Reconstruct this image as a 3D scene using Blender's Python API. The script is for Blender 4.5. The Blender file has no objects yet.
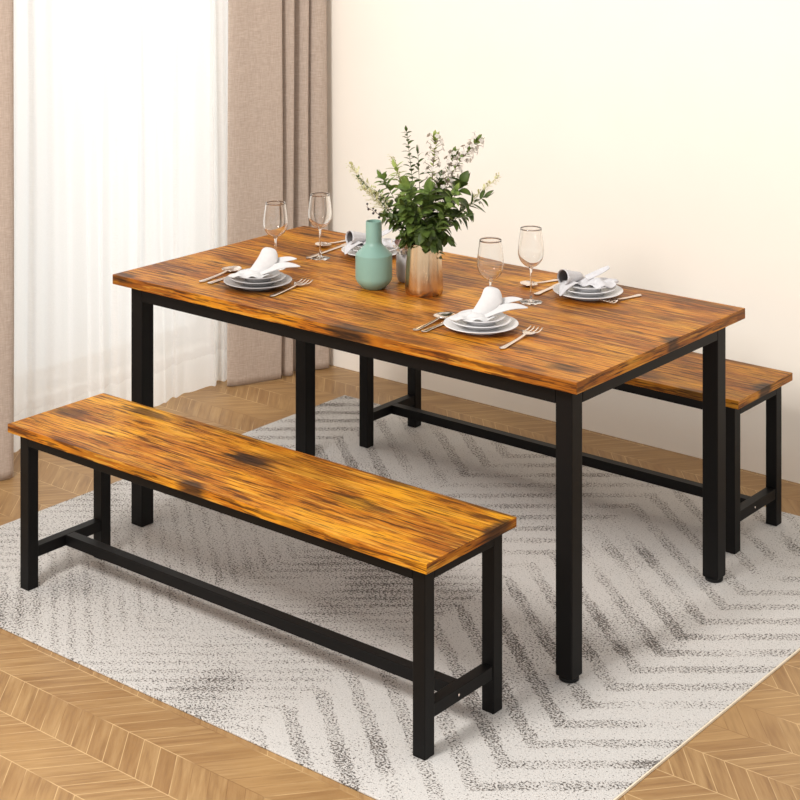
import bpy, bmesh, math, random
from mathutils import Vector, Matrix
scene = bpy.context.scene
COL = scene.collection
PI = math.pi

# ------------------------------------------------------------------ camera
F, Y0 = 1703.8357, -150.1278
CX, CY, CZ, YAW = 3.05756, -3.85152, 2.02178, 0.680828
cam = bpy.data.cameras.new('camera')
camo = bpy.data.objects.new('camera', cam)
COL.objects.link(camo)
camo.location = (CX, CY, CZ)
camo.rotation_euler = (PI / 2, 0, YAW)
cam.sensor_width = 36
cam.lens = F / 800 * 36
cam.shift_y = (Y0 - 400) / 800
cam.clip_end = 60
scene.camera = camo
RIGHT = Vector((math.cos(YAW), math.sin(YAW), 0))
FWD = Vector((-math.sin(YAW), math.cos(YAW), 0))
UP = Vector((0, 0, 1))

def at(u, v, z=0.0):
    """ground-plan point on the level z seen at photo position (u, v)"""
    dep = (CZ - z) * F / (v - Y0)
    p = Vector((CX, CY, 0)) + RIGHT * ((u - 400) / F * dep) + FWD * dep
    return Vector((p.x, p.y, z))

# ------------------------------------------------------------------ world, lights, exposure
world = bpy.data.worlds.new('world')
scene.world = world
world.use_nodes = True
bg = world.node_tree.nodes['Background']
bg.inputs[0].default_value = (1.0, 0.975, 0.95, 1)
bg.inputs[1].default_value = 0.96

def area(name, loc, target, sx, sy, power, color):
    l = bpy.data.lights.new(name, 'AREA')
    l.shape = 'RECTANGLE'; l.size = sx; l.size_y = sy
    l.energy = power; l.color = color
    o = bpy.data.objects.new(name, l)
    COL.objects.link(o)
    o.location = loc
    o.rotation_euler = (Vector(target) - Vector(loc)).to_track_quat('-Z', 'Y').to_euler()
    return o

area('room_light', (0.2, -3.4, 3.1), (0.4, 0.7, 0.7), 0.8, 0.8, 140, (1.0, 0.97, 0.935))
area('window_daylight', (-3.4, 0.1, 2.6), (-1.5, 0.1, 1.3), 2.6, 1.8, 66, (1.0, 0.985, 0.97))
vs = scene.view_settings
vs.view_transform = 'Standard'; vs.look = 'None'
vs.exposure = 0.0; vs.gamma = 1.0; vs.use_curve_mapping = False

# ------------------------------------------------------------------ node helpers
def srgb(r, g, b):
    f = lambda c: (c / 255 / 12.92) if c / 255 <= 0.04045 else ((c / 255 + 0.055) / 1.055) ** 2.4
    return (f(r), f(g), f(b), 1)

class NT:
    def __init__(self, name):
        self.m = bpy.data.materials.new(name); self.m.use_nodes = True
        self.t = self.m.node_tree; self.n = self.t.nodes; self.l = self.t.links
        self.bsdf = self.n['Principled BSDF']; self.out = self.n['Material Output']
    def node(self, typ, **kw):
        n = self.n.new(typ)
        for k, v in kw.items(): setattr(n, k, v)
        return n
    def set(self, sock, v):
        if hasattr(v, 'is_output'): self.l.new(v, sock)
        else: sock.default_value = v
    def math(self, op, a, b=None, c=None, clamp=False):
        n = self.node('ShaderNodeMath', operation=op); n.use_clamp = clamp
        self.set(n.inputs[0], a)
        if b is not None: self.set(n.inputs[1], b)
        if c is not None: self.set(n.inputs[2], c)
        return n.outputs[0]
    def coords(self):
        tc = self.node('ShaderNodeTexCoord')
        s = self.node('ShaderNodeSeparateXYZ'); self.l.new(tc.outputs['Object'], s.inputs[0])
        return tc.outputs['Object'], s.outputs[0], s.outputs[1], s.outputs[2]
    def vec(self, x, y, z):
        c = self.node('ShaderNodeCombineXYZ')
        for i, v in enumerate((x, y, z)): self.set(c.inputs[i], v)
        return c.outputs[0]
    def noise(self, v, scale, detail=2, rough=0.5, dist=0.0):
        n = self.node('ShaderNodeTexNoise')
        self.set(n.inputs['Vector'], v)
        n.inputs['Scale'].default_value = scale; n.inputs['Detail'].default_value = detail
        n.inputs['Roughness'].default_value = rough; n.inputs['Distortion'].default_value = dist
        return n.outputs['Fac']
    def ramp(self, f, stops, interp='LINEAR'):
        r = self.node('ShaderNodeValToRGB'); r.color_ramp.interpolation = interp
        el = r.color_ramp.elements
        while len(el) < len(stops): el.new(0.5)
        for e, (p, c) in zip(el, stops): e.position = p; e.color = c
        self.set(r.inputs[0], f); return r.outputs[0]
    def smooth(self, f, a, b):
        n = self.node('ShaderNodeMapRange', interpolation_type='SMOOTHSTEP')
        self.set(n.inputs[0], f); n.inputs[1].default_value = a; n.inputs[2].default_value = b
        return n.outputs[0]
    def mix(self, fac, a, b, blend='MIX'):
        n = self.node('ShaderNodeMix', data_type='RGBA', blend_type=blend)
        self.set(n.inputs[0], fac); self.set(n.inputs[6], a); self.set(n.inputs[7], b)
        return n.outputs[2]
    def bump(self, h, strength, dist=0.001):
        n = self.node('ShaderNodeBump'); n.inputs['Strength'].default_value = strength
        n.inputs['Distance'].default_value = dist
        self.set(n.inputs['Height'], h); self.l.new(n.outputs[0], self.bsdf.inputs['Normal'])
    def pr(self, **kw):
        names = dict(color='Base Color', rough='Roughness', metal='Metallic', spec='Specular IOR Level',
                     coat='Coat Weight', trans='Transmission Weight', sheen='Sheen Weight')
        for k, v in kw.items(): self.set(self.bsdf.inputs[names[k]], v)
        return self

def simple(name, rgb, rough=0.5, metal=0.0, spec=0.5, var=0.06, vscale=30, bump=0.0, bscale=200):
    t = NT(name)
    co, x, y, z = t.coords()
    c = srgb(*rgb)
    n = t.noise(co, vscale, 3)
    lo = tuple(k * (1 - var) for k in c[:3]) + (1,); hi = tuple(min(1, k * (1 + var)) for k in c[:3]) + (1,)
    t.pr(color=t.ramp(n, [(0.3, lo), (0.7, hi)]), rough=rough, metal=metal, spec=spec)
    if bump: t.bump(t.noise(co, bscale, 2), bump)
    return t.m

def wood(name, seed, knots, gold=0.5, red=0.3, dull=0.0, tone=(1, 1, 1, 1)):
    """rustic amber board, grain along local x (along y on the end faces); knots = (x, y, rx, ry, strength)"""
    t = NT(name)
    co, x0, y0, z0 = t.coords()
    tc = t.node('ShaderNodeTexCoord'); sn = t.node('ShaderNodeSeparateXYZ'); t.l.new(tc.outputs['Normal'], sn.inputs[0])
    e = t.math('GREATER_THAN', t.math('ABSOLUTE', sn.outputs[0]), 0.6)
    ne = t.math('SUBTRACT', 1.0, e)
    x = t.math('ADD', t.math('MULTIPLY', x0, ne), t.math('MULTIPLY', y0, e))
    y = t.math('ADD', t.math('MULTIPLY', t.math('ADD', y0, t.math('MULTIPLY', z0, 0.9)), ne), t.math('MULTIPLY', t.math('ADD', z0, 0.37), e))
    n2 = t.noise(t.vec(x, y, seed), 3.0, 3)
    yw = t.math('ADD', y, t.math('MULTIPLY', t.math('SUBTRACT', n2, 0.5), 0.014))
    def gn(fx, fy, o, d=3, r=0.6): return t.noise(t.vec(t.math('MULTIPLY', x, fx), t.math('MULTIPLY', yw, fy), seed + o), 1.0, d, r)
    broad = gn(2.2, 9, 0, 4)
    streak = gn(4.5, 42, 3, 4, 0.65)
    fine = gn(5, 95, 7, 3, 0.65)
    hair = gn(8, 190, 9, 2, 0.6)
    patch = gn(3.0, 6.5, 11, 3, 0.55)
    f = t.math('ADD', t.math('ADD', t.math('MULTIPLY', broad, 0.42), t.math('MULTIPLY', streak, 0.30)), t.math('MULTIPLY', fine, 0.28))
    col = t.ramp(f, [(0.36, srgb(104, 52, 14)), (0.44, srgb(158, 92, 22)), (0.50, srgb(190, 120, 28)),
                     (0.56, srgb(208, 146, 38)), (0.64, srgb(224, 172, 64))])
    col = t.mix(t.math('MULTIPLY', t.smooth(patch, 0.48, 0.64), red), col, srgb(108, 62, 28))
    col = t.mix(t.math('MULTIPLY', t.smooth(patch, 0.50, 0.34), gold), col, srgb(226, 164, 36))
    dash = t.math('MULTIPLY', t.smooth(fine, 0.535, 0.585), t.smooth(broad, 0.66, 0.46))
    col = t.mix(t.math('MULTIPLY', dash, 0.85), col, srgb(72, 34, 12))
    col = t.mix(t.math('MULTIPLY', t.smooth(hair, 0.545, 0.59), 0.75), col, srgb(66, 32, 12))
    col = t.mix(t.math('MULTIPLY', t.smooth(fine, 0.44, 0.39), 0.40), col, srgb(246, 192, 84))
    col = t.mix(1.0, col, tone, 'MULTIPLY')
    if dull: col = t.mix(dull, col, srgb(128, 86, 48))
    k = None
    jag = t.math('MULTIPLY', t.math('SUBTRACT', gn(9, 60, 5, 3, 0.6), 0.5), 1.7)
    for (kx, ky, rx, ry, st) in knots:
        dx = t.math('DIVIDE', t.math('SUBTRACT', x0, kx), rx)
        dy = t.math('DIVIDE', t.math('SUBTRACT', y0, ky), ry)
        d = t.math('ADD', t.math('SQRT', t.math('ADD', t.math('MULTIPLY', dx, dx), t.math('MULTIPLY', dy, dy))), jag)
        q = t.math('MULTIPLY', t.smooth(d, 1.2, 0.45), st)
        k = q if k is None else t.math('MAXIMUM', k, q)
    if k is not None:
        kc = t.ramp(fine, [(0.40, srgb(86, 54, 28)), (0.56, srgb(38, 25, 15))])
        col = t.mix(k, col, kc)
    t.pr(color=col, rough=t.math('ADD', 0.36, t.math('MULTIPLY', fine, 0.18)), spec=0.2)
    t.bump(t.math('ADD', fine, t.math('MULTIPLY', streak, 0.6)), 0.3, 0.0015)
    return t.m

def floor_mat():
    t = NT('oak_chevron')
    co, x, y, z = t.coords()
    w, k, sp = 0.125, 0.84, 0.0535
    tt = t.math('DIVIDE', t.math('ADD', y, 1.2), w)
    pp = t.math('PINGPONG', tt, 1.0)
    s = t.math('SUBTRACT', x, t.math('MULTIPLY', pp, k * w))
    sq = t.math('DIVIDE', s, sp)
    pid = t.math('FLOOR', sq)
    band = t.math('FLOOR', tt)
    wn = t.node('ShaderNodeTexWhiteNoise', noise_dimensions='2D')
    t.l.new(t.vec(pid, band, 0), wn.inputs['Vector'])
    rnd = wn.outputs['Value']
    off = t.math('MULTIPLY', rnd, 37.0)
    grain = t.noise(t.vec(t.math('MULTIPLY', s, 55.0), t.math('ADD', t.math('MULTIPLY', y, 7.0), off), off), 1.0, 5, 0.62)
    big = t.noise(co, 2.4, 3)
    col = t.ramp(grain, [(0.25, srgb(132, 98, 62)), (0.5, srgb(162, 127, 84)), (0.75, srgb(182, 149, 104))])
    col = t.mix(t.math('MULTIPLY', t.math('SUBTRACT', rnd, 0.2, clamp=True), 0.5), col, srgb(140, 102, 62))
    col = t.mix(t.math('MULTIPLY', t.smooth(big, 0.5, 0.7), 0.3), col, srgb(192, 154, 102))
    fx = t.math('FRACT', sq); ex = t.math('MINIMUM', fx, t.math('SUBTRACT', 1.0, fx))
    fy = t.math('FRACT', tt); ey = t.math('MINIMUM', fy, t.math('SUBTRACT', 1.0, fy))
    seam = t.math('MAXIMUM', t.smooth(ex, 0.030, 0.012), t.smooth(ey, 0.014, 0.006))
    pale = t.math('MULTIPLY', seam, t.smooth(t.noise(co, 3.1, 2), 0.40, 0.52))
    dark = t.math('MULTIPLY', seam, t.smooth(t.noise(co, 3.1, 2), 0.52, 0.40))
    col = t.mix(t.math('MULTIPLY', pale, 0.45), col, srgb(240, 208, 158))
    col = t.mix(t.math('MULTIPLY', dark, 0.5), col, srgb(120, 82, 46))
    kn = t.smooth(t.noise(co, 26, 1), 0.80, 0.83)
    col = t.mix(kn, col, srgb(70, 42, 24))
    t.pr(color=col, rough=t.math('ADD', 0.34, t.math('MULTIPLY', grain, 0.15)), spec=0.35)
    t.bump(t.math('SUBTRACT', grain, t.math('MULTIPLY', seam, 2.0)), 0.12, 0.001)
    return t.m

def rug_mat():
    t = NT('rug_pile')
    co, x, y, z = t.coords()
    pp = t.math('PINGPONG', t.math('DIVIDE', t.math('SUBTRACT', x, 0.312), 0.554), 1.0)
    jit = t.math('MULTIPLY', t.math('SUBTRACT', t.noise(co, 22, 2), 0.5), 0.03)
    v = t.math('ADD', t.math('ADD', y, t.math('MULTIPLY', pp, 0.82 * 0.554)), jit)
    c1 = t.math('COSINE', t.math('MULTIPLY', t.math('ADD', v, 0.326), 2 * PI / 0.112))
    c2 = t.math('COSINE', t.math('MULTIPLY', t.math('ADD', v, 0.326), 2 * PI / 0.058))
    m = t.math('MULTIPLY', t.smooth(x, 0.36, 0.28), t.smooth(y, 0.1, -0.1))
    st = t.math('ADD', t.math('MULTIPLY', c1, t.math('SUBTRACT', 1.0, m)), t.math('MULTIPLY', c2, m))
    wear = t.noise(co, 3.2, 3, 0.6)
    # density of the dark pile tufts
    den = t.math('MULTIPLY', t.smooth(st, 0.0, 0.55), t.smooth(wear, 0.28, 0.55))
    haze = t.math('MULTIPLY', t.smooth(t.noise(co, 2.1, 2), 0.46, 0.66), 0.5)
    den = t.math('ADD', t.math('ADD', t.math('MULTIPLY', den, t.math('SUBTRACT', 0.62, t.math('MULTIPLY', m, 0.32))), t.math('MULTIPLY', haze, 0.95)), t.math('ADD', 0.14, t.math('MULTIPLY', m, 0.26)))
    sp = t.noise(t.vec(x, t.math('MULTIPLY', y, 1.15), z), 165, 2, 0.7)
    thr = t.math('SUBTRACT', 0.65, t.math('MULTIPLY', den, 0.18))
    tuft = t.math('MULTIPLY', t.math('SUBTRACT', sp, thr), 18.0, clamp=True)
    base = t.ramp(t.noise(co, 300, 2), [(0.3, srgb(188, 186, 183)), (0.7, srgb(216, 213, 209))])
    base = t.mix(t.math('MULTIPLY', den, 0.25), base, srgb(206, 199, 192))
    dk = t.ramp(t.noise(co, 90, 1), [(0.35, srgb(40, 36, 33)), (0.65, srgb(100, 91, 84))])
    col = t.mix(t.math('MULTIPLY', tuft, 0.92), base, dk)
    t.pr(color=col, rough=0.95, spec=0.1, sheen=0.1)
    t.bump(t.math('SUBTRACT', t.noise(co, 320, 2), tuft), 0.5, 0.003)
    return t.m

def fabric(name, a, b, weave=0.4):
    t = NT(name)
    co, x, y, z = t.coords()
    h = t.noise(t.vec(t.math('MULTIPLY', y, 40), t.math('MULTIPLY', x, 40), t.math('MULTIPLY', z, 420)), 1.0, 2)
    vv = t.noise(t.vec(t.math('MULTIPLY', y, 420), t.math('MULTIPLY', x, 420), t.math('MULTIPLY', z, 30)), 1.0, 2)
    f = t.math('MULTIPLY', t.math('ADD', h, vv), 0.5)
    slub = t.smooth(h, 0.62, 0.74)
    col = t.ramp(f, [(0.38, srgb(*a)), (0.62, srgb(*b))])
    col = t.mix(t.math('MULTIPLY', slub, 0.18), col, srgb(232, 216, 198))
    t.pr(color=col, rough=0.9, spec=0.12, sheen=0.2)
    t.bump(f, weave, 0.001)
    return t.m

def sheer_mat(name, alpha, rgb):
    t = NT(name)
    co, x, y, z = t.coords()
    th = t.noise(t.vec(t.math('MULTIPLY', y, 500), x, t.math('MULTIPLY', z, 500)), 1.0, 1)
    d = t.node('ShaderNodeBsdfDiffuse'); d.inputs[0].default_value = srgb(*rgb)
    tr = t.node('ShaderNodeBsdfTranslucent'); tr.inputs[0].default_value = srgb(*rgb)
    tp = t.node('ShaderNodeBsdfTransparent')
    m1 = t.node('ShaderNodeMixShader'); m1.inputs[0].default_value = 0.55
    t.l.new(d.outputs[0], m1.inputs[1]); t.l.new(tr.outputs[0], m1.inputs[2])
    m2 = t.node('ShaderNodeMixShader')
    t.l.new(t.math('ADD', alpha - 0.05, t.math('MULTIPLY', th, 0.1)), m2.inputs[0])
    t.l.new(tp.outputs[0], m2.inputs[1]); t.l.new(m1.outputs[0], m2.inputs[2])
    t.l.new(m2.outputs[0], t.out.inputs[0])
    return t.m

def glass_mat(name, tint, gloss=0.0):
    t = NT(name)
    tp = t.node('ShaderNodeBsdfTransparent'); tp.inputs[0].default_value = tint
    gl = t.node('ShaderNodeBsdfGlossy'); gl.inputs['Roughness'].default_value = 0.03
    lw = t.node('ShaderNodeLayerWeight'); lw.inputs[0].default_value = 0.5
    edge = t.math('POWER', lw.outputs['Facing'], 4.5)
    fr = t.math('ADD', 0.025, t.math('MULTIPLY', edge, 0.6))
    t.l.new(t.mix(t.math('MULTIPLY', edge, 0.6), tint, (0.25, 0.23, 0.21, 1)), tp.inputs[0])
    mx = t.node('ShaderNodeMixShader')
    t.l.new(t.math('ADD', fr, gloss, clamp=True), mx.inputs[0])
    t.l.new(tp.outputs[0], mx.inputs[1]); t.l.new(gl.outputs[0], mx.inputs[2])
    t.l.new(mx.outputs[0], t.out.inputs[0])
    return t.m

def leaf_mat(name, a, b, rough=0.45):
    t = NT(name)
    co, x, y, z = t.coords()
    n = t.noise(co, 45, 2)
    col = t.ramp(n, [(0.3, srgb(*a)), (0.7, srgb(*b))])
    d = t.bsdf; t.pr(color=col, rough=rough, spec=0.35)
    tr = t.node('ShaderNodeBsdfTranslucent'); t.l.new(col, tr.inputs[0])
    mx = t.node('ShaderNodeMixShader'); mx.inputs[0].default_value = 0.22
    t.l.new(d.outputs[0], mx.inputs[1]); t.l.new(tr.outputs[0], mx.inputs[2])
    t.l.new(mx.outputs[0], t.out.inputs[0])
    return t.m

# ------------------------------------------------------------------ mesh helpers
class MB:
    def __init__(self): self.v = []; self.f = []
    def box(self, x0, x1, y0, y1, z0, z1):
        b = len(self.v)
        self.v += [(x, y, z) for z in (z0, z1) for (x, y) in ((x0, y0), (x1, y0), (x1, y1), (x0, y1))]
        self.f += [tuple(b + i for i in q) for q in ((3, 2, 1, 0), (4, 5, 6, 7), (0, 1, 5, 4), (1, 2, 6, 5), (2, 3, 7, 6), (3, 0, 4, 7))]
        return self
    def grid(self, rows, close=False):
        b = len(self.v); n = len(rows[0])
        for r in rows: self.v += [tuple(p) for p in r]
        for i in range(len(rows) - 1):
            for j in range(n if close else n - 1):
                k = (j + 1) % n
                self.f.append((b + i * n + j, b + i * n + k, b + (i + 1) * n + k, b + (i + 1) * n + j))
        return self
    def lathe(self, prof, n=48, mod=None, centre=(0, 0), axis_cap=True):
        rows = []
        for (r, z) in prof:
            rows.append([(centre[0] + (r * (mod(a, z) if mod else 1)) * math.cos(a), centre[1] + (r * (mod(a, z) if mod else 1)) * math.sin(a), z)
                         for a in (2 * PI * j / n for j in range(n))])
        return self.grid(rows, True)
    def tube(self, pts, rad, n=8):
        pts = [Vector(p) for p in pts]
        if not isinstance(rad, (list, tuple)): rad = [rad] * len(pts)
        rows = []; up = Vector((0.13, 0.21, 0.97))
        for i, p in enumerate(pts):
            d = (pts[min(i + 1, len(pts) - 1)] - pts[max(i - 1, 0)]).normalized()
            a = d.cross(up)
            if a.length < 1e-3: a = d.cross(Vector((1, 0, 0)))
            a.normalize(); c = d.cross(a)
            rows.append([p + (a * math.cos(q) + c * math.sin(q)) * rad[i] for q in (2 * PI * j / n for j in range(n))])
        b = len(self.v)
        self.grid(rows, True)
        self.f.append(tuple(b + j for j in range(n)))
        e = len(self.v) - n
        self.f.append(tuple(e + n - 1 - j for j in range(n)))
        return self
    def build(self, name, mat, parent=None, smooth=False, bevel=0, solid=0, subsurf=0, auto=None):
        me = bpy.data.meshes.new(name)
        me.from_pydata(self.v, [], self.f); me.update()
        bm = bmesh.new(); bm.from_mesh(me)
        bmesh.ops.remove_doubles(bm, verts=bm.verts, dist=1e-6)
        bmesh.ops.recalc_face_normals(bm, faces=bm.faces)
        bm.to_mesh(me); bm.free()
        me.materials.append(mat)
        if smooth or auto:
            for p in me.polygons: p.use_smooth = True
        o = bpy.data.objects.new(name, me); COL.objects.link(o)
        if parent: o.parent = parent
        if auto: me.set_sharp_from_angle(angle=math.radians(auto))
        if solid:
            m = o.modifiers.new('solid', 'SOLIDIFY'); m.thickness = solid; m.offset = 0
        if bevel:
            m = o.modifiers.new('bevel', 'BEVEL'); m.width = bevel; m.segments = 2; m.limit_method = 'ANGLE'
        if subsurf:
            m = o.modifiers.new('sub', 'SUBSURF'); m.levels = subsurf; m.render_levels = subsurf
        return o

def tag(o, label=None, cat=None, group=None, kind=None):
    if label: o['label'] = label
    if cat: o['category'] = cat
    if group: o['group'] = group
    if kind: o['kind'] = kind
    return o

def thing(name, label, cat, loc=(0, 0, 0), rz=0, group=None):
    o = bpy.data.objects.new(name, None); COL.objects.link(o)
    o.empty_display_size = 0.05
    o.location = loc; o.rotation_euler = (0, 0, rz)
    return tag(o, label, cat, group)

def dup(root, loc, rz, label, group=None):
    r = root.copy(); COL.objects.link(r); r.location = loc; r.rotation_euler = (0, 0, rz)
    r['label'] = label
    if group: r['group'] = group
    for ch in list(root.children):
        c = ch.copy(); COL.objects.link(c); c.parent = r
        for g in list(ch.children):
            d = g.copy(); COL.objects.link(d); d.parent = c
    return r

def smoothpath(pts, n):
    """Catmull-Rom through pts, n samples a segment"""
    P = [Vector(p) for p in pts]; out = []
    for i in range(len(P) - 1):
        p0, p1, p2, p3 = P[max(i - 1, 0)], P[i], P[i + 1], P[min(i + 2, len(P) - 1)]
        for k in range(n):
            t = k / n
            out.append(0.5 * ((2 * p1) + (p2 - p0) * t + (2 * p0 - 5 * p1 + 4 * p2 - p3) * t * t + (3 * p1 - p0 - 3 * p2 + p3) * t ** 3))
    out.append(P[-1]); return out

# ------------------------------------------------------------------ materials
M = {}
M['wall'] = simple('cream_paint', (249, 242, 231), 0.85, spec=0.2, var=0.012, vscale=3, bump=0.05, bscale=160)
M['black'] = simple('black_powder_coat', (9, 8, 8), 0.5, spec=0.2, var=0.12, vscale=60, bump=0.04, bscale=500)
M['rubber'] = simple('black_rubber', (13, 13, 13), 0.65, spec=0.3)
M['floor'] = floor_mat()
M['rug'] = rug_mat()
M['binding'] = simple('rug_binding', (232, 220, 198), 0.9, spec=0.1, var=0.08, vscale=200)
M['drape'] = fabric('drape_linen', (174, 156, 142), (192, 175, 161))
M['sheer'] = sheer_mat('sheer_voile', 0.86, (254, 252, 250))
M['hem'] = sheer_mat('sheer_hem', 0.95, (254, 253, 251))
M['frame'] = simple('window_paint', (235, 232, 226), 0.5)
M['pane'] = glass_mat('window_glass', (0.96, 0.98, 0.98, 1))
gg = NT('wine_glass'); gg.pr(color=(0.985, 0.98, 0.97, 1), rough=0.0, trans=1.0); gg.bsdf.inputs['IOR'].default_value = 1.46
M['glass'] = gg.m
M['teal'] = simple('teal_glaze', (126, 160, 148), 0.42, spec=0.45, var=0.05, vscale=14)
M['gold'] = simple('brushed_copper_gold', (216, 190, 156), 0.27, metal=1.0, var=0.05, vscale=40)
M['greypot'] = simple('grey_ceramic', (168, 163, 163), 0.4, var=0.05)
M['steel'] = simple('cutlery_steel', (226, 214, 204), 0.2, metal=1.0, var=0.03)
M['plate'] = simple('white_china', (214, 213, 214), 0.22, spec=0.5, var=0.02)
M['plategrey'] = simple('grey_china', (172, 169, 169), 0.25, spec=0.5, var=0.03)
M['napkin'] = simple('white_linen', (203, 201, 200), 0.9, spec=0.1, var=0.03, vscale=90, bump=0.15, bscale=700)
M['napkingrey'] = simple('pale_grey_linen', (204, 202, 204), 0.9, spec=0.1, var=0.05, vscale=90, bump=0.15, bscale=700)
M['darkgrey'] = simple('dark_grey_sheet', (128, 124, 124), 0.8, spec=0.1)
M['leafdark'] = leaf_mat('leaf_dark', (50, 66, 28), (88, 106, 46))
M['leafmid'] = leaf_mat('leaf_mid', (84, 108, 48), (136, 156, 82))
M['leaflight'] = leaf_mat('leaf_light', (138, 158, 74), (186, 198, 118))
M['spray'] = leaf_mat('spray_pale', (186, 186, 130), (228, 222, 178), 0.7)
M['stem'] = simple('green_stem', (86, 92, 52), 0.6)
M['twig'] = simple('brown_twig', (104, 76, 60), 0.7)
M['blossom'] = simple('white_blossom', (206, 198, 188), 0.8, var=0.16, vscale=70)
M['berry'] = simple('dark_berry', (58, 52, 48), 0.5)
M['dried'] = simple('dried_flower', (176, 150, 140), 0.8, var=0.2, vscale=120)

# ------------------------------------------------------------------ room shell
def struct(o): o['kind'] = 'structure'; return o
WX, WY, H = -1.78, 1.19, 2.75
FZ = -0.006      # bare floor; the rug's top is level 0
struct(MB().box(WX - 0.2, 4.2, -5.2, WY + 0.15, -0.1, FZ).build('floor', M['floor']))
struct(MB().box(WX - 0.2, 4.2, WY, WY + 0.15, FZ, H).build('wall_back', M['wall']))
wl = MB()
wl.box(WX - 0.2, WX, -5.2, -1.0, FZ, H).box(WX - 0.2, WX, 0.98, WY, FZ, H).box(WX - 0.2, WX, -1.0, 0.98, 2.45, H).box(WX - 0.2, WX, -1.0, 0.98, FZ, 0.06)
struct(wl.build('wall_left', M['wall']))
win = MB()
for (a, b) in ((-1.0, -0.94), (-0.04, 0.02), (0.92, 0.98)): win.box(WX - 0.14, WX - 0.08, a, b, 0.06, 2.45)
for (a, b) in ((-0.94, -0.04), (0.02, 0.92)):
    win.box(WX - 0.135, WX - 0.085, a, b, 0.06, 0.13).box(WX - 0.135, WX - 0.085, a, b, 2.39, 2.45)
w1 = struct(win.build('window_1', M['frame'], bevel=0.003))
for (a, b) in ((-0.94, -0.04), (0.02, 0.92)):
    MB().box(WX - 0.115, WX - 0.105, a, b, 0.13, 2.39).build('pane', M['pane'], w1)

# ------------------------------------------------------------------ curtains
def drape(name, mat, plan, z0, z1, parent=None, solid=0.003, seed=1, sway=0.006, nz=18):
    rnd = random.Random(seed); rows = []
    ph = [rnd.uniform(0, 6.28) for _ in range(4)]
    for i in range(nz + 1):
        q = i / nz; z = z0 + (z1 - z0) * q ** 1.6
        r = []
        for j, p in enumerate(plan):
            s = j / len(plan) * 6.28
            k = max(0, 1 - z / 0.9) ** 1.5
            r.append((p[0] + sway * (math.sin(z * 3 + ph[0] + s * 3) + 2.0 * k * math.sin(s * 5 + ph[1])),
                      p[1] + sway * (0.5 * math.sin(z * 2.3 + ph[2]) + 1.5 * k * math.sin(s * 4 + ph[3])), z))
        rows.append(r)
    return MB().grid(rows).build(name, mat, parent, smooth=True, solid=solid)

def plan_px(pts): return [at(u, v, 0)[:2] for u, v in pts]
def dens(pts, n=8): return [(p.x, p.y) for p in smoothpath([(a, b, 0) for a, b in pts], n)]

# right drape: one broad flat fold and four narrow pleats
rp = [(-1.505, 0.765), (-1.495, 0.742), (-1.472, 0.765), (-1.445, 0.83), (-1.410, 0.905), (-1.40, 0.935), (-1.455, 0.938), (-1.475, 0.950), (-1.42, 0.962),
      (-1.392, 0.978), (-1.398, 0.992), (-1.465, 0.988), (-1.475, 1.010), (-1.41, 1.035), (-1.380, 1.052), (-1.388, 1.066), (-1.46, 1.058), (-1.45, 1.075),
      (-1.375, 1.095), (-1.355, 1.130), (-1.372, 1.150), (-1.48, 1.148)]
d1 = thing('curtain', 'taupe linen drape with narrow pleats filling the corner right of the sheer', 'curtain', (0, 0, 0), 0, None)
drape('drape_panel', M['drape'], dens(rp, 6), FZ + 0.004, 2.62, d1, seed=3, sway=0.003)
lp = [(-1.505, -0.36), (-1.46, -0.345), (-1.40, -0.350), (-1.37, -0.375), (-1.40, -0.43), (-1.47, -0.48), (-1.44, -0.53), (-1.39, -0.56), (-1.40, -0.62), (-1.47, -0.65),
      (-1.44, -0.70), (-1.39, -0.74), (-1.41, -0.80), (-1.48, -0.83), (-1.45, -0.88), (-1.40, -0.93), (-1.46, -0.98)]
d2 = thing('curtain', 'taupe linen drape at the left edge of the photo beside the sheer', 'curtain')
drape('drape_panel', M['drape'], dens(lp, 6), FZ + 0.004, 2.62, d2, seed=5, sway=0.003)
rnd = random.Random(11)
sp_ = []; yy = -0.40
k = 0
while yy < 0.80:
    deep = rnd.choice((0.010, 0.014, 0.022, 0.034))
    sp_.append((-1.545 + rnd.uniform(-0.006, 0.006), yy)); yy += rnd.uniform(0.03, 0.085)
    sp_.append((-1.545 - deep, yy)); yy += rnd.uniform(0.010, 0.030)
sp_.append((-1.56, 0.80))
sh = thing('sheer_curtain', 'white sheer curtain hanging in front of the bright window', 'curtain')
drape('sheer_panel', M['sheer'], dens(sp_, 4), 0.115, 2.62, sh, solid=0, seed=8, sway=0.005)
drape('hem', M['hem'], dens(sp_, 4), FZ + 0.003, 0.118, sh, solid=0, seed=8, sway=0.005, nz=5)
for o_, (a, b) in ((d1, (0.68, 1.17)), (d2, (-0.99, -0.35)), (sh, (-0.41, 0.81))):
    x_ = -1.60 if o_ is sh else -1.44
    MB().box(x_ - 0.02, x_ + 0.02, a, b, 2.60, 2.64).build('heading_tape', M['drape'] if o_ is not sh else M['hem'], o_)
struct(MB().box(WX, -1.38, -1.15, 1.188, 2.641, 2.70).build('trim_1', M['frame']))

# ------------------------------------------------------------------ rug
RZ = 0.0
rug = thing('area_rug', 'pale grey rug with speckled zigzag stripes under the table and both benches', 'rug')
MB().box(-1.081, 1.126, -1.059, 0.931, FZ + 0.0005, RZ).build('pile', M['rug'], rug, bevel=0.002)
bd = MB().box(1.1262, 1.130, -1.059, 0.931, FZ + 0.0005, RZ - 0.0005)
tag(bd.build('binding', M['binding'], rug), 'cream stitched edge')

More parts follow.
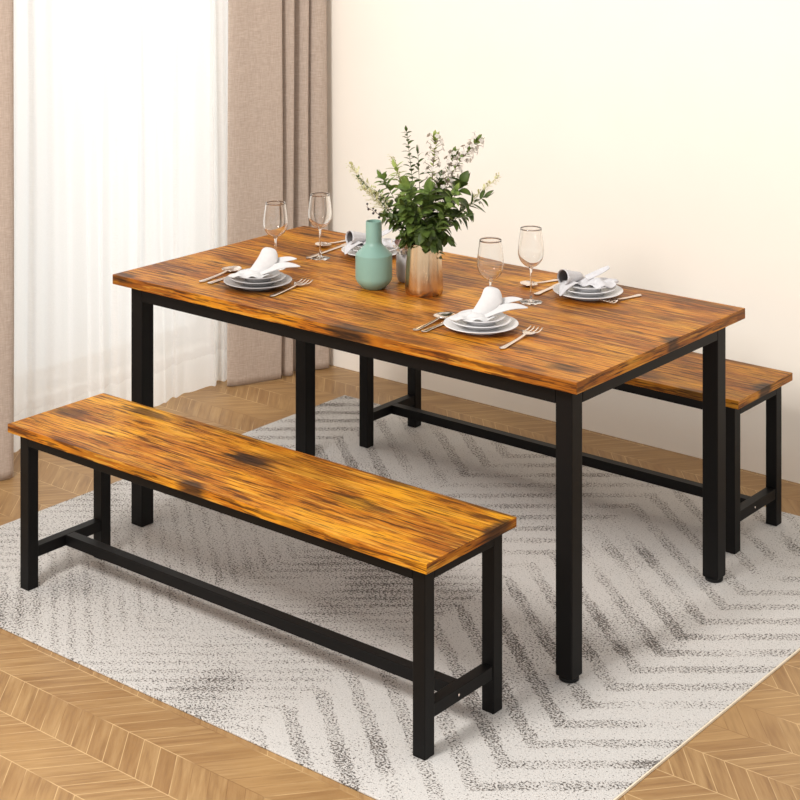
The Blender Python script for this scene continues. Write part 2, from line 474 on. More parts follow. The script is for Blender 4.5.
# ------------------------------------------------------------------ table
TL, TW, TH, TT = 1.6514 / 2, 0.8536 / 2, 0.75, 0.029
tk = [(-0.40, -0.285, 0.15, 0.075, 0.75), (0.11, -0.415, 0.085, 0.030, 0.95), (0.74, -0.345, 0.06, 0.030, 0.75), (0.68, 0.395, 0.15, 0.022, 0.6), (0.40, 0.42, 0.20, 0.02, 0.6),
      (-0.60, -0.085, 0.13, 0.025, 0.5), (-0.78, -0.41, 0.05, 0.022, 0.75), (0.826, 0.03, 0.035, 0.035, 0.95), (0.60, -0.28, 0.14, 0.02, 0.35), (0.40, 0.09, 0.16, 0.03, 0.3), (-0.70, 0.34, 0.09, 0.02, 0.5)]
tab = thing('dining_table', 'long dining table with rustic amber wood top and black metal legs', 'table')
MB().box(-TL, TL, -TW, TW, TH - TT, TH).build('table_top', wood('wood_table', 4.0, tk, gold=0.55, red=0.6, dull=0.06, tone=(0.90, 0.80, 0.62, 1)), tab, bevel=0.0015)
ins, lt = 0.039, 0.048
ap = MB(); a0, a1 = TH - TT - 0.048, TH - TT
X, Yw = TL - ins, TW - ins
ap.box(-X + lt, X - lt, -Yw, -Yw + 0.025, a0, a1).box(-X + lt, X - lt, Yw - 0.025, Yw, a0, a1)
ap.box(-X, -X + 0.025, -Yw + lt, Yw - lt, a0, a1).box(X - 0.025, X, -Yw + lt, Yw - lt, a0, a1)
ap.build('apron_frame', M['black'], tab, bevel=0.0015)
for sx in (-1, 1):
    for sy in (-1, 1):
        x0 = -X if sx < 0 else X - lt; y0 = -Yw if sy < 0 else Yw - lt
        foot = sx > 0
        lg = MB().box(x0, x0 + lt, y0, y0 + lt, RZ + (0.011 if foot else 0.0), a1).build('leg', M['black'], tab, bevel=0.003)
        if foot:
            MB().lathe([(0.0, RZ), (0.022, RZ), (0.025, RZ + 0.003), (0.025, RZ + 0.0095), (0.023, RZ + 0.011), (0, RZ + 0.011)], 28, centre=(x0 + lt / 2, y0 + lt / 2)).build('foot', M['rubber'], lg, auto=40)

# ------------------------------------------------------------------ benches
def make_bench(loc, BL, mat, label):
    b = thing('bench', label, 'bench', loc, 0, 'dining benches')
    L, W, h, bt, bi, t = BL / 2, 0.3439 / 2, 0.4507, 0.0235, 0.024, 0.0353
    MB().box(-L, L, -W, W, h - bt, h).build('seat', mat, b, bevel=0.0015)
    X, Y = L - bi, W - bi
    q0, q1 = h - bt - 0.033, h - bt
    fr = MB().box(-X + t, X - t, -Y, -Y + 0.022, q0, q1).box(-X + t, X - t, Y - 0.022, Y, q0, q1)
    fr.box(-X, -X + 0.022, -Y + t, Y - t, q0, q1).box(X - 0.022, X, -Y + t, Y - t, q0, q1)
    fr.build('seat_frame', M['black'], b, bevel=0.0012)
    for sx in (-1, 1):
        for sy in (-1, 1):
            x0 = -X if sx < 0 else X - t; y0 = -Y if sy < 0 else Y - t
            MB().box(x0, x0 + t, y0, y0 + t, RZ, q1).build('leg', M['black'], b, bevel=0.002)
    z0, z1, w = 0.082, 0.112, 0.03
    for sx in (-1, 1):
        xc = sx * (X - t / 2)
        MB().box(xc - w / 2, xc + w / 2, -Y + t, Y - t, z0, z1).build('end_stretcher', M['black'], b, bevel=0.0012)
    MB().box(-X + t / 2 + w / 2, X - t / 2 - w / 2, -w / 2, w / 2, z0, z1).build('long_stretcher', M['black'], b, bevel=0.0012)
    s = MB().lathe([(0, 0.0), (0.0035, 0.0), (0.003, 0.002), (0, 0.0026)], 14).build('screw', M['steel'], b, smooth=True)
    s.rotation_euler = (0, PI / 2, 0); s.location = (X - t / 2 + w / 2, 0.0 - 0.02, 0.097)
    return b
kA = [(-0.67, -0.005, 0.075, 0.038, 0.75), (-0.49, 0.13, 0.10, 0.030, 0.8), (-0.02, 0.047, 0.09, 0.045, 1.0), (-0.01, -0.168, 0.055, 0.022, 0.95), (0.38, 0.0, 0.11, 0.028, 0.5),
      (0.37, 0.165, 0.09, 0.025, 0.75), (0.60, 0.168, 0.12, 0.012, 0.7), (0.735, 0.09, 0.03, 0.06, 0.9), (-0.25, 0.16, 0.2, 0.02, 0.45)]
kB = [(0.73, -0.01, 0.04, 0.05, 0.95), (0.45, 0.16, 0.25, 0.02, 0.6), (0.40, -0.12, 0.10, 0.03, 0.6), (0.59, -0.165, 0.08, 0.015, 0.7)]
make_bench((0.0159, -0.7316, 0), 1.4585, wood('wood_front_bench', 21.0, kA, gold=0.85, red=0.45, tone=(0.97, 0.90, 0.72, 1)), 'wooden bench with black legs in front of the table nearest the viewer')
make_bench((0.0207, 0.6984, 0), 1.4619, wood('wood_rear_bench', 52.0, kB, gold=0.4, red=0.5, dull=0.08, tone=(0.92, 0.83, 0.66, 1)), 'wooden bench with black legs behind the table along the cream wall')

# ------------------------------------------------------------------ wine glasses
def make_glass(loc, label):
    g = thing('wine_glass', label, 'glass', loc, 0, 'wine glasses on the table')
    bowl_o = [(0.0, 0.098), (0.008, 0.099), (0.018, 0.104), (0.028, 0.114), (0.0345, 0.127), (0.0368, 0.143), (0.0355, 0.165), (0.0325, 0.188), (0.0298, 0.2075)]
    bowl_i = [(r - 0.0011, z + (0.0012 if z < 0.2 else 0)) for r, z in bowl_o[::-1]]
    bowl_i[-1] = (0.0, 0.0995); 
    def spl(pr): return [(p.x, p.y) for p in smoothpath([(max(a, 0), b, 0) for a, b in pr], 4)]
    o = spl(bowl_o); i = spl(bowl_i)
    i = [(max(a, 0), b) for a, b in i]
    MB().lathe(o + i, 48).build('bowl', M['glass'], g, smooth=True)
    tr = [(0.0305 * 1.0, 0.2075)]
    ring = MB(); rows = []
    for j in range(49):
        a = 2 * PI * j / 48
        rows.append([((0.0294 + 0.0009 * math.cos(b)) * math.cos(a), (0.0294 + 0.0009 * math.cos(b)) * math.sin(a), 0.2085 + 0.0009 * math.sin(b)) for b in (2 * PI * q / 8 for q in range(8))])
    ring.grid(rows, True).build('rim', M['glass'], g, smooth=True)
    MB().lathe([(0.0, 0.0965), (0.0065, 0.0975), (0.0035, 0.092), (0.0028, 0.08), (0.0027, 0.03), (0.0035, 0.012), (0.007, 0.006), (0, 0.0055)], 20).build('stem', M['glass'], g, smooth=True)
    MB().lathe([(0.0, 0.0048), (0.008, 0.0045), (0.022, 0.0022), (0.0315, 0.0014), (0.032, 0.0008), (0.0315, 0.0002), (0, 0.0002)], 40).build('base', M['glass'], g, smooth=True)
    return g
gA = make_glass(at(275.5, 268, TH), 'empty wine glass standing behind the front left plates, in front of the drape')
gA.scale = (1, 1, 0.955)
dup(gA, at(320, 258, TH), 0.4, 'empty wine glass at the far left corner of the table left of the teal vase')
dup(gA, at(490.5, 316, TH), 0.9, 'empty wine glass right of the copper vase, behind the front right napkin').scale = (1, 1, 1)
dup(gA, at(531, 302, TH), 1.3, 'tallest looking empty wine glass, left of the plates at the far right of table').scale = (1, 1, 1)

# ------------------------------------------------------------------ plates, napkins, cutlery
def plate_mesh(R):
    pr = [(0, .006), (.52 * R, .006), (.53 * R, .0), (.57 * R, .0), (.58 * R, .0065), (.70 * R, .0085), (.985 * R, .0150), (R, .0165), (.985 * R, .0178), (.72 * R, .0112), (.60 * R, .0090), (0, .0088)]
    return MB().lathe(pr, 56)
P_DZ = 0.0093
def stack(c, mat, where, napk, rz):
    for i, (R, nm, kind) in enumerate(((0.100, 'dinner_plate', 'largest bottom plate'), (0.081, 'salad_plate', 'middle plate'), (0.065, 'side_plate', 'smallest top plate'))):
        o = plate_mesh(R).build(nm, mat, auto=50)
        o.location = (c.x, c.y, TH + 0.0002 + i * P_DZ)
        tag(o, '%s of the stack %s' % (kind, where), 'plate', 'stacked plates ' + where)
    t = thing('napkin', 'folded cloth napkin lying on the plates %s' % where, 'napkin', (c.x, c.y, TH + 2 * P_DZ + 0.0095), rz, 'napkins on the plates')
    napk(t)

def strip(path, width, n=6, curl=0.0, side=Vector((0, 1, 0)), wob=0.0, seed=0):
    """a band of cloth along a path; width(t), curl lifts the edges"""
    P = smoothpath(path, 7); rows = []
    r = random.Random(seed); ph = r.uniform(0, 6)
    for i, p in enumerate(P):
        t = i / (len(P) - 1)
        d = (P[min(i + 1, len(P) - 1)] - P[max(i - 1, 0)]).normalized()
        s = (side - d * side.dot(d)).normalized(); nrm = s.cross(d)
        w = width(t); row = []
        for j in range(n + 1):
            q = j / n * 2 - 1
            row.append(p + s * (q * w) + nrm * (curl * (q * q) * w / 0.03 + wob * math.sin(q * 5 + ph + t * 7)))
        rows.append(row)
    return MB().grid(rows)

def mound(cx, cy, rx, ry, h, seed):
    r = random.Random(seed); rows = []
    a = [r.uniform(0, 6.28) for _ in range(6)]
    N = 26
    for i in range(N + 1):
        row = []
        for j in range(N + 1):
            u, v = i / N * 2 - 1, j / N * 2 - 1
            # square -> disc
            x = u * math.sqrt(max(0, 1 - v * v / 2)); y = v * math.sqrt(max(0, 1 - u * u / 2))
            d = min(1, x * x + y * y)
            ridge = 0.45 * math.sin(5.5 * x + 3 * y + a[0]) + 0.35 * math.sin(9 * y - 4 * x + a[1]) + 0.2 * math.sin(13 * x + a[2])
            e = 1 + 0.10 * math.sin(3 * math.atan2(y, x) + a[3]) + 0.06 * math.sin(7 * math.atan2(y, x) + a[4])
            row.append((cx + x * rx * e, cy + y * ry * e, 0.0022 + max(0, h * (1 - d) ** 0.6 * (0.75 + 0.45 * ridge)) + 0.004 * d * d * (1 + math.sin(9 * x))))
        rows.append(row)
    return MB().grid(rows)

def napkin_front(t):
    mt = M['napkin']
    mound(-0.022, -0.012, 0.056, 0.036, 0.017, 3).build('folded_cloth', mt, t, smooth=True, solid=0.0015)
    # upright rounded fold
    wd = lambda q: (0.015 + 0.024 * q) * (1 if q < 0.62 else math.sqrt(max(0.03, 1 - ((q - 0.62) / 0.38) ** 2)))
    strip([(-0.018, -0.014, 0.010), (0.002, -0.010, 0.030), (0.021, -0.004, 0.050), (0.036, 0.006, 0.066), (0.050, 0.020, 0.070)], wd, 10, curl=-0.012,
          side=Vector((0.64, -0.50, -0.58))).build('upright_fold', mt, t, smooth=True, solid=0.002, subsurf=1)
    ta = lambda q: 0.0115 * max(0.16, 1 - q ** 4)
    strip([(0.0, 0.0, 0.016), (0.04, 0.012, 0.034), (0.08, 0.016, 0.044), (0.112, 0.016, 0.046)], ta, 6, curl=-0.006, side=Vector((0, 0.8, 0.6))).build('tail', mt, t, smooth=True, solid=0.002)
    strip([(0.005, -0.016, 0.012), (0.045, -0.012, 0.026), (0.085, -0.012, 0.034), (0.124, -0.010, 0.030)], ta, 6, curl=-0.006, side=Vector((0, 0.75, 0.66))).build('tail', mt, t, smooth=True, solid=0.002)

def napkin_rear(t):
    mt = M['napkingrey']
    mound(0.030, 0.0, 0.058, 0.042, 0.020, 9).build('folded_cloth', mt, t, smooth=True, solid=0.0015)
    # rolled cone, open end towards the left
    rows = []
    A, B = Vector((-0.074, -0.022, 0.030)), Vector((-0.022, 0.050, 0.014))
    d = (B - A).normalized(); s = d.cross(UP).normalized(); n = s.cross(d)
    for i in range(13):
        q = i / 12; p = A.lerp(B, q); r = 0.0225 * (1 - q) + 0.013 * q
        row = []
        for j in range(31):
            a = j / 30 * 2 * PI * 1.12 - 0.5
            rr = r * (1 + 0.10 * (j / 30))
            row.append(p + (s * math.cos(a) * 1.15 + n * math.sin(a) * 0.9) * rr + d * (-0.016 * math.cos(a) * (1 - q)))
        rows.append(row)
    MB().grid(rows).build('rolled_fold', mt, t, smooth=True, solid=0.0015)
    inrows = []  # slightly smaller sheet in darker grey, nested inside the rolled cone
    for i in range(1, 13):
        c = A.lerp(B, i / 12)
        inrows.append([c + (p - c) * 0.90 for p in rows[i]])
    tag(MB().grid(inrows).build('inner_sheet', M['darkgrey'], t, smooth=True), 'darker grey sheet inside the rolled cloth')
    strip([(-0.052, -0.022, 0.020), (-0.066, -0.036, 0.014), (-0.076, -0.050, 0.004), (-0.086, -0.066, -0.012)], lambda q: 0.030 * (1 - q) + 0.002, 6, curl=0.004, side=Vector((0.9, -0.35, 0.2)), wob=0.001).build('corner_flap', mt, t, smooth=True, solid=0.0015)
    ta = lambda q: 0.010 * (1 - 0.5 * q ** 4)
    strip([(-0.005, -0.004, 0.022), (0.022, 0.004, 0.032), (0.046, 0.010, 0.042), (0.062, 0.012, 0.050)], ta, 6, curl=-0.006, side=Vector((0.1, 0.8, 0.5))).build('tail', mt, t, smooth=True, solid=0.002)

cA, cB, cC, cD = at(258, 285.5, TH), at(481, 329, TH), at(588, 295.5, TH), at(373, 254.5, TH)
wA, wB, wC, wD = 'at the front left place by the curtains', 'at the front right place nearest the viewer', 'at the rear right place by the wall', 'at the rear left place behind the teal vase'
stack(cA, M['plategrey'], wA, napkin_front, YAW)
stack(cB, M['plate'], wB, napkin_front, YAW + 0.03)
stack(cC, M['plate'], wC, napkin_rear, YAW)
stack(cD, M['plate'], wD, napkin_rear, YAW)

def handle(x0, x1, w0, w1, neck):
    """rounded handle from x0 (butt) to x1 (neck)"""
    rows = []; N = 18
    for i in range(N + 1):
        t = i / N; x = x0 + (x1 - x0) * t
        w = (w0 * (1 - t) + w1 * t) * (min(1, (t / 0.07)) ** 0.5 if t < 0.07 else 1) * (1 - 0.25 * math.sin(PI * t))
        w = max(w, 0.0006); h = 0.0013
        z = 0.0022 + neck * t ** 3
        rows.append([(x, w * math.cos(a), z + h * math.sin(a)) for a in (2 * PI * j / 12 for j in range(12))])
    return MB().grid(rows, True)
def make_spoon():
    o = thing('spoon', 'x', 'spoon', group='spoons on the table')
    handle(-0.085, 0.032, 0.0068, 0.0024, 0.004).build('handle', M['steel'], o, smooth=True)
    rows = []
    for i in range(15):
        t = i / 14; r = []
        for j in range(24):
            a = 2 * PI * j / 24
            r.append((0.058 + 0.029 * t * math.cos(a) - 0.002 * t, 0.0175 * t * math.sin(a) * (1 - 0.12 * math.cos(a)), 0.0013 + 0.0058 * t ** 2.2))
        rows.append(r)
    MB().grid(rows, True).build('spoon_bowl', M['steel'], o, smooth=True, solid=0.0012)
    return o
def make_fork():
    o = thing('fork', 'x', 'fork', group='forks on the table')
    handle(-0.085, 0.030, 0.0065, 0.0024, 0.004).build('handle', M['steel'], o, smooth=True)
    m = MB(); rows = []
    for i in range(9):
        t = i / 8; x = 0.026 + 0.024 * t; w = 0.0024 + 0.0098 * math.sin(t * PI / 2) ** 1.4
        rows.append([(x, w * q, 0.0062 - 0.002 * math.sin(PI * t) + 0.0012 * q * q) for q in (-1, -.5, 0, .5, 1)])
    m.grid(rows)
    for k in range(4):
        yc = -0.0106 + 0.00707 * k
        m.grid([[(0.049 + 0.036 * t, yc + s * 0.0018 * (1 - 0.5 * t), 0.0062 - 0.003 * math.sin(PI * t) + 0.003 * t) for s in (-1, 0, 1)] for t in (0, .2, .4, .6, .8, 1)])
    m.build('tines', M['steel'], o, smooth=True, solid=0.0016)
    return o
def make_knife():
    o = thing('knife', 'x', 'knife', group='knives on the table')
    handle(-0.10, 0.005, 0.0066, 0.0050, 0.0).build('handle', M['steel'], o, smooth=True)
    rows = []
    for i in range(13):
        t = i / 12; x = 0.004 + 0.098 * t
        up = 0.0055; lo = -0.0085 if t < 0.7 else -0.0085 + 0.0135 * ((t - 0.7) / 0.3) ** 2
        if t < 0.08: lo = -0.005 - 0.0035 * t / 0.08
        rows.append([(x, up, 0.0030), (x, (up + lo) / 2, 0.0034), (x, lo, 0.0020), (x, (up + lo) / 2, 0.0012)])
    MB().grid(rows, True).build('blade', M['steel'], o, auto=30)
    return o
def lay(proto, used, butt, tip, label, L=0.172):
    """lay a piece with its butt and head seen at these photo points on the table top"""
    a, b = at(*butt, TH), at(*tip, TH)
    d = b - a; rz = math.atan2(d.y, d.x); mid = (a + b) / 2
    loc = (mid.x, mid.y, TH + 0.0002); k = d.length / L
    if proto not in used: used.add(proto); o = proto; o.location = loc; o.rotation_euler = (0, 0, rz); o['label'] = label
    else: o = dup(proto, loc, rz, label)
    o.scale = (k, 1.65, 1.25)
    return o
used = set(); S, Fk, K = make_spoon(), make_fork(), make_knife()
lay(S, used, (199.5, 283), (239, 269), 'spoon left of the front left plates, handle towards the curtains')
lay(S, used, (413.5, 331.5), (451, 315.5), 'spoon left of the front right plates, just in front of the copper vase')
lay(S, used, (558, 280.5), (522, 287.5), 'spoon left of the rear right plates behind the tallest looking wine glass')
lay(S, used, (349, 240.5), (317, 248), 'spoon left of the rear left plates beside the far left wine glass')
lay(Fk, used, (270, 297.5), (308, 283), 'fork right of the front left plates, tines pointing right')
lay(Fk, used, (500, 350), (537, 331), 'fork right of the front right plates, tines pointing right')
lay(Fk, used, (641, 295.5), (604, 305), 'fork right of the rear right plates near the wall side of the table')
lay(K, used, (208, 284.5), (247, 272), 'knife tucked under the front left plates beside the spoon', 0.202)
lay(K, used, (422, 333), (462, 317), 'knife tucked under the front right plates beside the spoon', 0.202)
lay(K, used, (535, 295.5), (572, 280), 'knife tucked under the rear right plates, handle towards the wine glass', 0.202)
lay(K, used, (324, 253), (358, 241), 'knife tucked under the rear left plates, handle towards the far left glass', 0.10)

# ------------------------------------------------------------------ vases
v1 = thing('vase', 'matt teal bottle vase with a straight narrow neck, left of the copper vase', 'vase', at(373.8, 288, TH))
pr = [(0, 0.0), (0.028, 0.0), (0.034, 0.003), (0.047, 0.017), (0.0525, 0.027), (0.0535, 0.034), (0.0535, 0.095), (0.0530, 0.099), (0.0505, 0.102), (0.029, 0.124), (0.0245, 0.130), (0.0235, 0.137),
      (0.0232, 0.192), (0.0225, 0.1945), (0.0205, 0.1945), (0.0198, 0.192), (0.0198, 0.14), (0.022, 0.128), (0.046, 0.103), (0.049, 0.09), (0.049, 0.035), (0.03, 0.008), (0, 0.006)]
MB().lathe(pr, 56).build('body', M['teal'], v1, auto=32)
GV = at(424, 293, TH)
v2 = thing('vase', 'tapered fluted copper gold vase holding the green bouquet', 'vase', GV)
fl = lambda a, z: 1 + 0.022 * abs(math.cos(5.5 * a)) - 0.011
pr = [(0, 0.0), (0.050, 0.0), (0.0535, 0.004), (0.0545, 0.02), (0.0525, 0.07), (0.0485, 0.12), (0.0455, 0.146), (0.0435, 0.147), (0.0425, 0.145), (0.0455, 0.12), (0.0495, 0.07), (0.050, 0.02), (0.047, 0.006), (0, 0.005)]
MB().lathe(pr, 132, mod=fl).build('body', M['gold'], v2, auto=40)
PV = at(408, 281, TH)
v3 = thing('vase', 'small plain grey ceramic pot half hidden behind the copper vase', 'vase', PV)
pr = [(0, 0), (0.024, 0), (0.031, 0.006), (0.035, 0.022), (0.0355, 0.05), (0.0345, 0.082), (0.0335, 0.0835), (0.032, 0.082), (0.0325, 0.05), (0.031, 0.022), (0.024, 0.009), (0, 0.007)]
MB().lathe(pr, 40).build('body', M['greypot'], v3, auto=40)

# ------------------------------------------------------------------ bouquet
PXM = F / ((CZ - TH) * F / (291.5 - Y0))      # pixels a metre at the vase
def off(u, v, dep):
    """offset from the vase base for a point seen at (u, v), dep metres behind the vase axis"""
    return RIGHT * ((u - 424) / PXM) + UP * ((291.5 - v) / PXM) + FWD * dep

def leaf(mb, base, d, nrm, L, W, bend=0.25, fold=0.25, blunt=0.5):
    d = d.normalized(); s = d.cross(nrm)
    if s.length < 1e-4: s = d.cross(Vector((1, 0, 0)))
    s.normalize(); n = s.cross(d).normalized()
    rows = []
    K_ = 6
    for i in range(K_ + 1):
        t = i / K_
        w = W * (math.sin(PI * t ** (0.9 - 0.3 * (blunt - 0.5))) ** (0.75)) if 0 < t < 1 else W * 0.06
        p = base + d * (L * t) - n * (bend * L * t * t)
        rows.append([p - s * w + n * (fold * w), p - s * (w * .5) + n * (fold * w * .35), p, p + s * (w * .5) + n * (fold * w * .35), p + s * w + n * (fold * w)])
    mb.grid(rows)

def blob(mb, c, r, n=6):
    rows = []
    for i in range(n + 1):
        f = PI * i / n
        rows.append([(c.x + r * math.sin(f) * math.cos(a), c.y + r * math.sin(f) * math.sin(a), c.z + r * math.cos(f)) for a in (2 * PI * j / 8 for j in range(8))])
    mb.grid(rows, True)

def sprig(name, label, tip, dep, kind, seed, n=16, L=0.04, W=0.012, mat='leafdark', t0=0.35, mid=None, base=None, root=GV, cat='sprig', group='sprigs in the bouquet', stem='stem', droop=0.0, rad=0.0016, rim=0.128, blunt=.5, rmax=0.026):
    r = random.Random(seed)
    t = thing(name, label, cat, root, 0, group)
    ang = math.atan2((off(*tip, dep)).y, (off(*tip, dep)).x)
    T = off(*tip, dep) if root is GV else off(*tip, dep) - (root - GV)
    hd = Vector((T.x, T.y, 0)); hl = min(hd.length, 0.2) / 0.2
    hn = hd.normalized() if hd.length > 1e-4 else Vector((1, 0, 0))
    b0 = Vector((-hn.x * 0.012, -hn.y * 0.012, 0.012 if root is GV else 0.012))
    b1 = hn * (rmax * (0.35 + 0.65 * hl)) + UP * rim
    m = b1.lerp(T, 0.5) + UP * (0.012 + droop * 0.05)
    if mid: m = off(*mid, dep * 0.6)
    P = smoothpath([b0, b1, m, T], 8)
    N = len(P)
    MB().tube(P, [rad * (1 - 0.6 * i / (N - 1)) for i in range(N)], 6).build('stem', M[stem], t, smooth=True)
    mb = MB(); fb = MB()
    def at_t(q):
        f = q * (N - 1); i = min(int(f), N - 2); return P[i].lerp(P[i + 1], f - i), (P[i + 1] - P[i]).normalized()
    q0 = 0.36 + 0.64 * t0
    if kind in ('pair', 'alt'):
        for i in range(n):
            q = q0 + (1 - q0) * (i + 0.3) / n
            p, d = at_t(min(q, 0.995))
            a0 = i * (PI / 2 if kind == 'pair' else 2.4) + r.uniform(-.4, .4)
            side = d.orthogonal().normalized()
            for e in ((0, PI) if kind == 'pair' else (0,)):
                s = (Matrix.Rotation(a0 + e, 3, d) @ side)
                ld = s * r.uniform(0.7, 1.0) + d * r.uniform(0.35, 0.9) - UP * (0.15 + droop)
                k = r.uniform(0.75, 1.15) * (1 - 0.35 * (i / n) ** 2)
                leaf(mb, p, ld, UP * 0.8 + d * 0.5 + Vector((r.uniform(-.4, .4), r.uniform(-.4, .4), 0)), L * k, W * k, r.uniform(0.05, 0.4), r.uniform(.1, .4), blunt)
        p, d = at_t(0.985)
        for e in (0, 2.1, 4.2):
            s = Matrix.Rotation(e, 3, d) @ d.orthogonal().normalized()
            leaf(mb, p, d + s * 0.35, s, L * 0.7, W * 0.6)
        mb.build('leaves', M[mat], t, smooth=True)
    elif kind == 'spray':
        for i in range(n):
            q = q0 + (1 - q0) * i / n
            p, d = at_t(q); side = Matrix.Rotation(r.uniform(0, 6.28), 3, d) @ d.orthogonal().normalized()
            ln = L * r.uniform(.4, 1.1) * (1.1 - 0.6 * i / n)
            e = p + (d + side * r.uniform(.4, 0.9)).normalized() * ln
            mb.tube([p, p.lerp(e, .5) + UP * 0.002, e], [0.0006, 0.0005, 0.0004], 4)
            for j in range(3):
                c = p.lerp(e, r.uniform(.45, 1)) + Vector((r.uniform(-1, 1), r.uniform(-1, 1), r.uniform(-1, 1))) * 0.004
                leaf(fb, c, side + d + UP * r.uniform(-.4, .5), UP, r.uniform(.006, .010), W * r.uniform(.7, 1.2))
        mb.build('branchlets', M[stem], t, smooth=True)
        fb.build('seed_heads', M[mat], t, smooth=True)
    elif kind == 'blossom':
        lf = MB()
        for i in range(n):
            q = q0 + (1 - q0) * i / n
            p, d = at_t(q); side = Matrix.Rotation(i * 2.4, 3, d) @ d.orthogonal().normalized()
            e = p + (d * .5 + side * 0.9).normalized() * L * r.uniform(.5, 1.1)
            mb.tube([p, e], [0.0008, 0.0006], 4)
            fn = (e - p).normalized()
            o1 = fn.orthogonal().normalized()
            for k in range(5):
                pd = Matrix.Rotation(k * 2 * PI / 5 + i, 3, fn) @ o1
                leaf(fb, e, pd + fn * 0.25, fn, W * 1.15, W * 0.5, 0.1, 0.2)
            if i % 2 == 0: leaf(lf, p, side * -1 + d, UP, 0.016, 0.005)
        p, d = at_t(0.96)
        for e in range(7):
            s = Matrix.Rotation(e * 2.4, 3, d) @ d.orthogonal().normalized()
            leaf(lf, p + d * 0.002 * e, d * 0.8 + s * 0.6, s, 0.022, 0.006)
        mb.build('branchlets', M[stem], t, smooth=True)
        fb.build('blossoms', M['blossom'], t, smooth=True)
        lf.build('leaves', M[mat], t, smooth=True)
    elif kind == 'berry':
        for i in range(n):
            q = q0 + (1 - q0) * i / n
            p, d = at_t(q); side = Matrix.Rotation(i * 2.4, 3, d) @ d.orthogonal().normalized()
            e = p + (d * .6 + side).normalized() * L * r.uniform(.5, 1)
            mb.tube([p, e], [0.0007, 0.0006], 4); blob(fb, e, W * r.uniform(.8, 1.2))
        mb.build('branchlets', M[stem], t, smooth=True)
        fb.build('berries', M[mat], t, smooth=True)
    return t

sprig('leafy_sprig', 'tallest upright sprig with small paired dark leaves, top of the bouquet', (406.5, 130), 0.02, 'pair', 1, n=18, L=0.024, W=0.0070, t0=0.42, mat='leafdark')
sprig('leafy_sprig', 'upright sprig with long narrow dark leaves just right of the tallest sprig', (418, 153), 0.03, 'alt', 2, n=12, L=0.036, W=0.0055, t0=0.45, mat='leafdark')
sprig('blossom_sprig', 'white blossom sprig with pale green tip, upper centre of the bouquet', (436, 139), 0.04, 'blossom', 3, n=39, L=0.028, W=0.0072, t0=0.40, mat='leaflight', stem='twig')
sprig('blossom_sprig', 'white blossom branch with green tuft reaching to the upper right', (478, 142), 0.03, 'blossom', 4, n=39, L=0.028, W=0.0072, t0=0.42, mat='leafmid', stem='twig', mid=(450, 178))
sprig('blossom_sprig', 'short white blossom sprig between the two taller blossom branches', (455, 157), 0.06, 'blossom', 5, n=30, L=0.026, W=0.0072, t0=0.4, mat='leafmid', stem='twig')
sprig('grass_spray', 'pale feathery spray reaching furthest left out of the bouquet', (351, 166), 0.0, 'spray', 6, n=46, L=0.040, W=0.0022, t0=0.35, mat='spray', stem='spray')
sprig('grass_spray', 'pale feathery spray below the furthest left one', (362, 184), -0.03, 'spray', 7, n=36, L=0.036, W=0.0022, t0=0.35, mat='spray', stem='spray')
sprig('leafy_sprig', 'thin sprig with tiny dark leaves leaning far left', (358, 174), -0.02, 'pair', 8, n=13, L=0.013, W=0.004, t0=0.48, mat='leafdark')
sprig('grass_spray', 'thin pale spray reaching furthest right out of the bouquet', (497, 176), 0.0, 'spray', 9, n=34, L=0.026, W=0.0022, t0=0.4, mat='spray', stem='spray')
sprig('grass_spray', 'pale spray standing upright left of the tallest sprig', (392, 160), 0.06, 'spray', 10, n=26, L=0.022, W=0.002, t0=0.4, mat='spray', stem='spray')
sprig('leafy_sprig', 'bushy light green sprig on the upper left of the bouquet', (382, 176), 0.0, 'alt', 11, n=30, L=0.040, W=0.0107, t0=0.3, mat='leafmid')
sprig('leafy_sprig', 'yellow green sprig behind the bushy left sprig', (396, 170), 0.05, 'alt', 12, n=27, L=0.044, W=0.0101, t0=0.35, mat='leaflight')
sprig('broad_leaf_sprig', 'broad leaved bright green sprig left of the centre of the bouquet', (408, 184), -0.05, 'alt', 13, n=18, L=0.062, W=0.0221, t0=0.25, mat='leafmid', blunt=.8)
sprig('broad_leaf_sprig', 'broad leaved green sprig in the centre of the bouquet', (429, 188), -0.03, 'alt', 14, n=20, L=0.059, W=0.0234, t0=0.2, mat='leafmid', blunt=.8)
sprig('broad_leaf_sprig', 'large round leaved dark sprig on the right of the bouquet', (462, 182), 0.0, 'alt', 15, n=18, L=0.059, W=0.0260, t0=0.25, mat='leafdark', blunt=.9)
sprig('broad_leaf_sprig', 'dark broad leaves low in front, hanging over the copper rim', (426, 224), -0.085, 'alt', 16, n=20, L=0.057, W=0.0208, t0=0.12, mat='leafdark', droop=.5, blunt=.8)
sprig('leafy_sprig', 'dark drooping sprig on the far right with curved narrow leaves', (484, 194), -0.02, 'alt', 17, n=20, L=0.048, W=0.0081, t0=0.3, mat='leafdark', droop=.25)
sprig('leafy_sprig', 'dark drooping sprig low on the right side of the bouquet', (466, 212), -0.04, 'alt', 18, n=23, L=0.036, W=0.0055, t0=0.2, mat='leafdark', droop=.35)
sprig('leafy_sprig', 'dark small leaved sprig low on the left above the teal vase', (385, 212), -0.04, 'alt', 19, n=30, L=0.033, W=0.0087, t0=0.2, mat='leafdark', droop=.2)
sprig('leafy_sprig', 'dark small leaved sprig on the left above the lowest left one', (378, 195), 0.02, 'alt', 20, n=30, L=0.033, W=0.0087, t0=0.25, mat='leafdark')
sprig('leafy_sprig', 'dark small leaved sprig drooping at the lower left beside the grey pot', (400, 230), -0.06, 'pair', 21, n=13, L=0.026, W=0.008, t0=0.15, mat='leafdark', droop=.4)
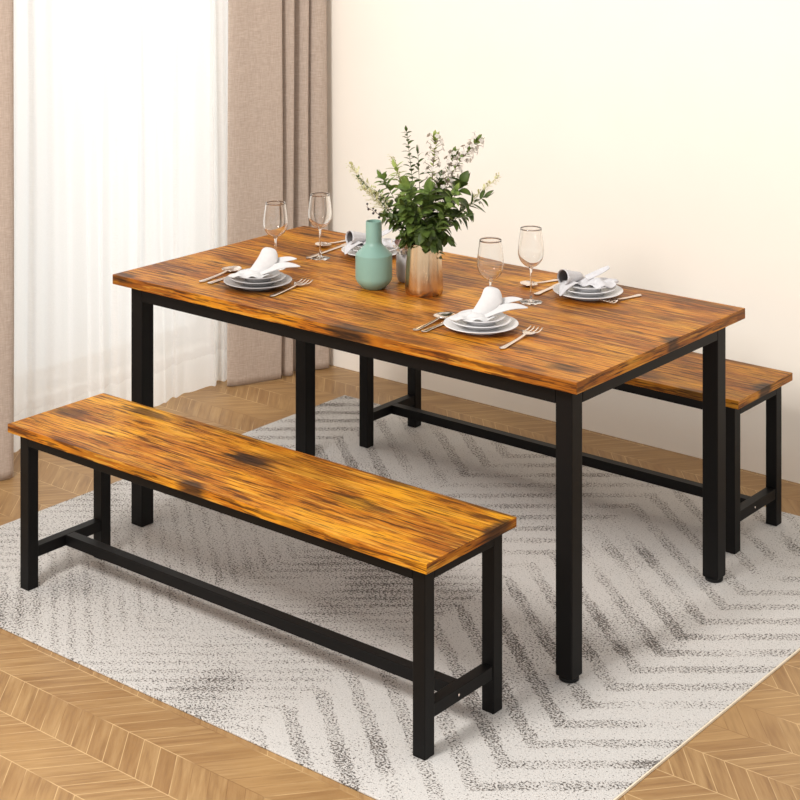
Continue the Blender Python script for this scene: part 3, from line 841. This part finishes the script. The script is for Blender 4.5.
sprig('broad_leaf_sprig', 'dark broad leaved sprig behind the centre of the bouquet', (440, 186), 0.07, 'alt', 22, n=20, L=0.055, W=0.0195, t0=0.2, mat='leafdark', blunt=.7)
sprig('leafy_sprig', 'dark leaves at the right of the copper rim', (448, 234), -0.04, 'alt', 31, n=20, L=0.046, W=0.0125, t0=-0.08, mat='leafdark', droop=.5)
sprig('leafy_sprig', 'dark leaves bending forward over the middle of the copper rim', (434, 236), -0.075, 'alt', 32, n=20, L=0.046, W=0.0125, t0=-0.08, mat='leafdark', droop=.5)
sprig('leafy_sprig', 'dark leaves at the left of the copper rim', (406, 236), -0.03, 'alt', 33, n=20, L=0.046, W=0.0125, t0=-0.08, mat='leafdark', droop=.45)
sprig('broad_leaf_sprig', 'broad dark leaves hanging over the front of the copper rim', (436, 232), -0.06, 'alt', 36, n=12, L=0.050, W=0.0135, t0=-0.06, mat='leafdark', droop=.8, blunt=.8)
sprig('broad_leaf_sprig', 'broad mid green leaves standing just above the copper rim', (416, 222), -0.06, 'alt', 37, n=12, L=0.046, W=0.0135, t0=-0.06, mat='leafmid', droop=.3, blunt=.8)
sprig('leafy_sprig', 'mid green leaves low in the middle of the bouquet', (420, 208), -0.05, 'alt', 34, n=24, L=0.036, W=0.0090, t0=-0.1, mat='leafmid', droop=.2)
sprig('leafy_sprig', 'dark leaves low behind the middle of the bouquet', (430, 210), 0.04, 'alt', 35, n=24, L=0.036, W=0.0090, t0=-0.1, mat='leafdark', droop=.2)
sprig('leafy_sprig', 'mid green sprig leaning right under the blossoms', (455, 184), -0.07, 'alt', 23, n=24, L=0.040, W=0.0112, t0=0.2, mat='leafmid')
sprig('leafy_sprig', 'dark leafy sprig filling the front left of the bouquet', (404, 198), -0.08, 'alt', 24, n=27, L=0.040, W=0.0112, t0=0.15, mat='leafdark', droop=.15)
sprig('berry_sprig', 'thin twig with dark berries at the left edge above the teal vase', (367, 202), -0.05, 'berry', 25, n=8, L=0.012, W=0.0032, t0=0.66, mat='berry', stem='twig')
sprig('dried_sprig', 'dried pinkish flower sprig in the small grey pot', (399, 240), -0.012, 'blossom', 26, n=22, L=0.022, W=0.006, t0=0.15, mat='dried', stem='twig', root=PV, rim=0.078, rmax=0.018, group='dried sprigs in the grey pot')
sprig('dried_sprig', 'dried twig in the small grey pot leaning towards the copper vase', (408, 236), 0.03, 'spray', 27, n=24, L=0.022, W=0.0026, t0=0.15, mat='dried', stem='twig', root=PV, rim=0.078, rmax=0.018, group='dried sprigs in the grey pot')
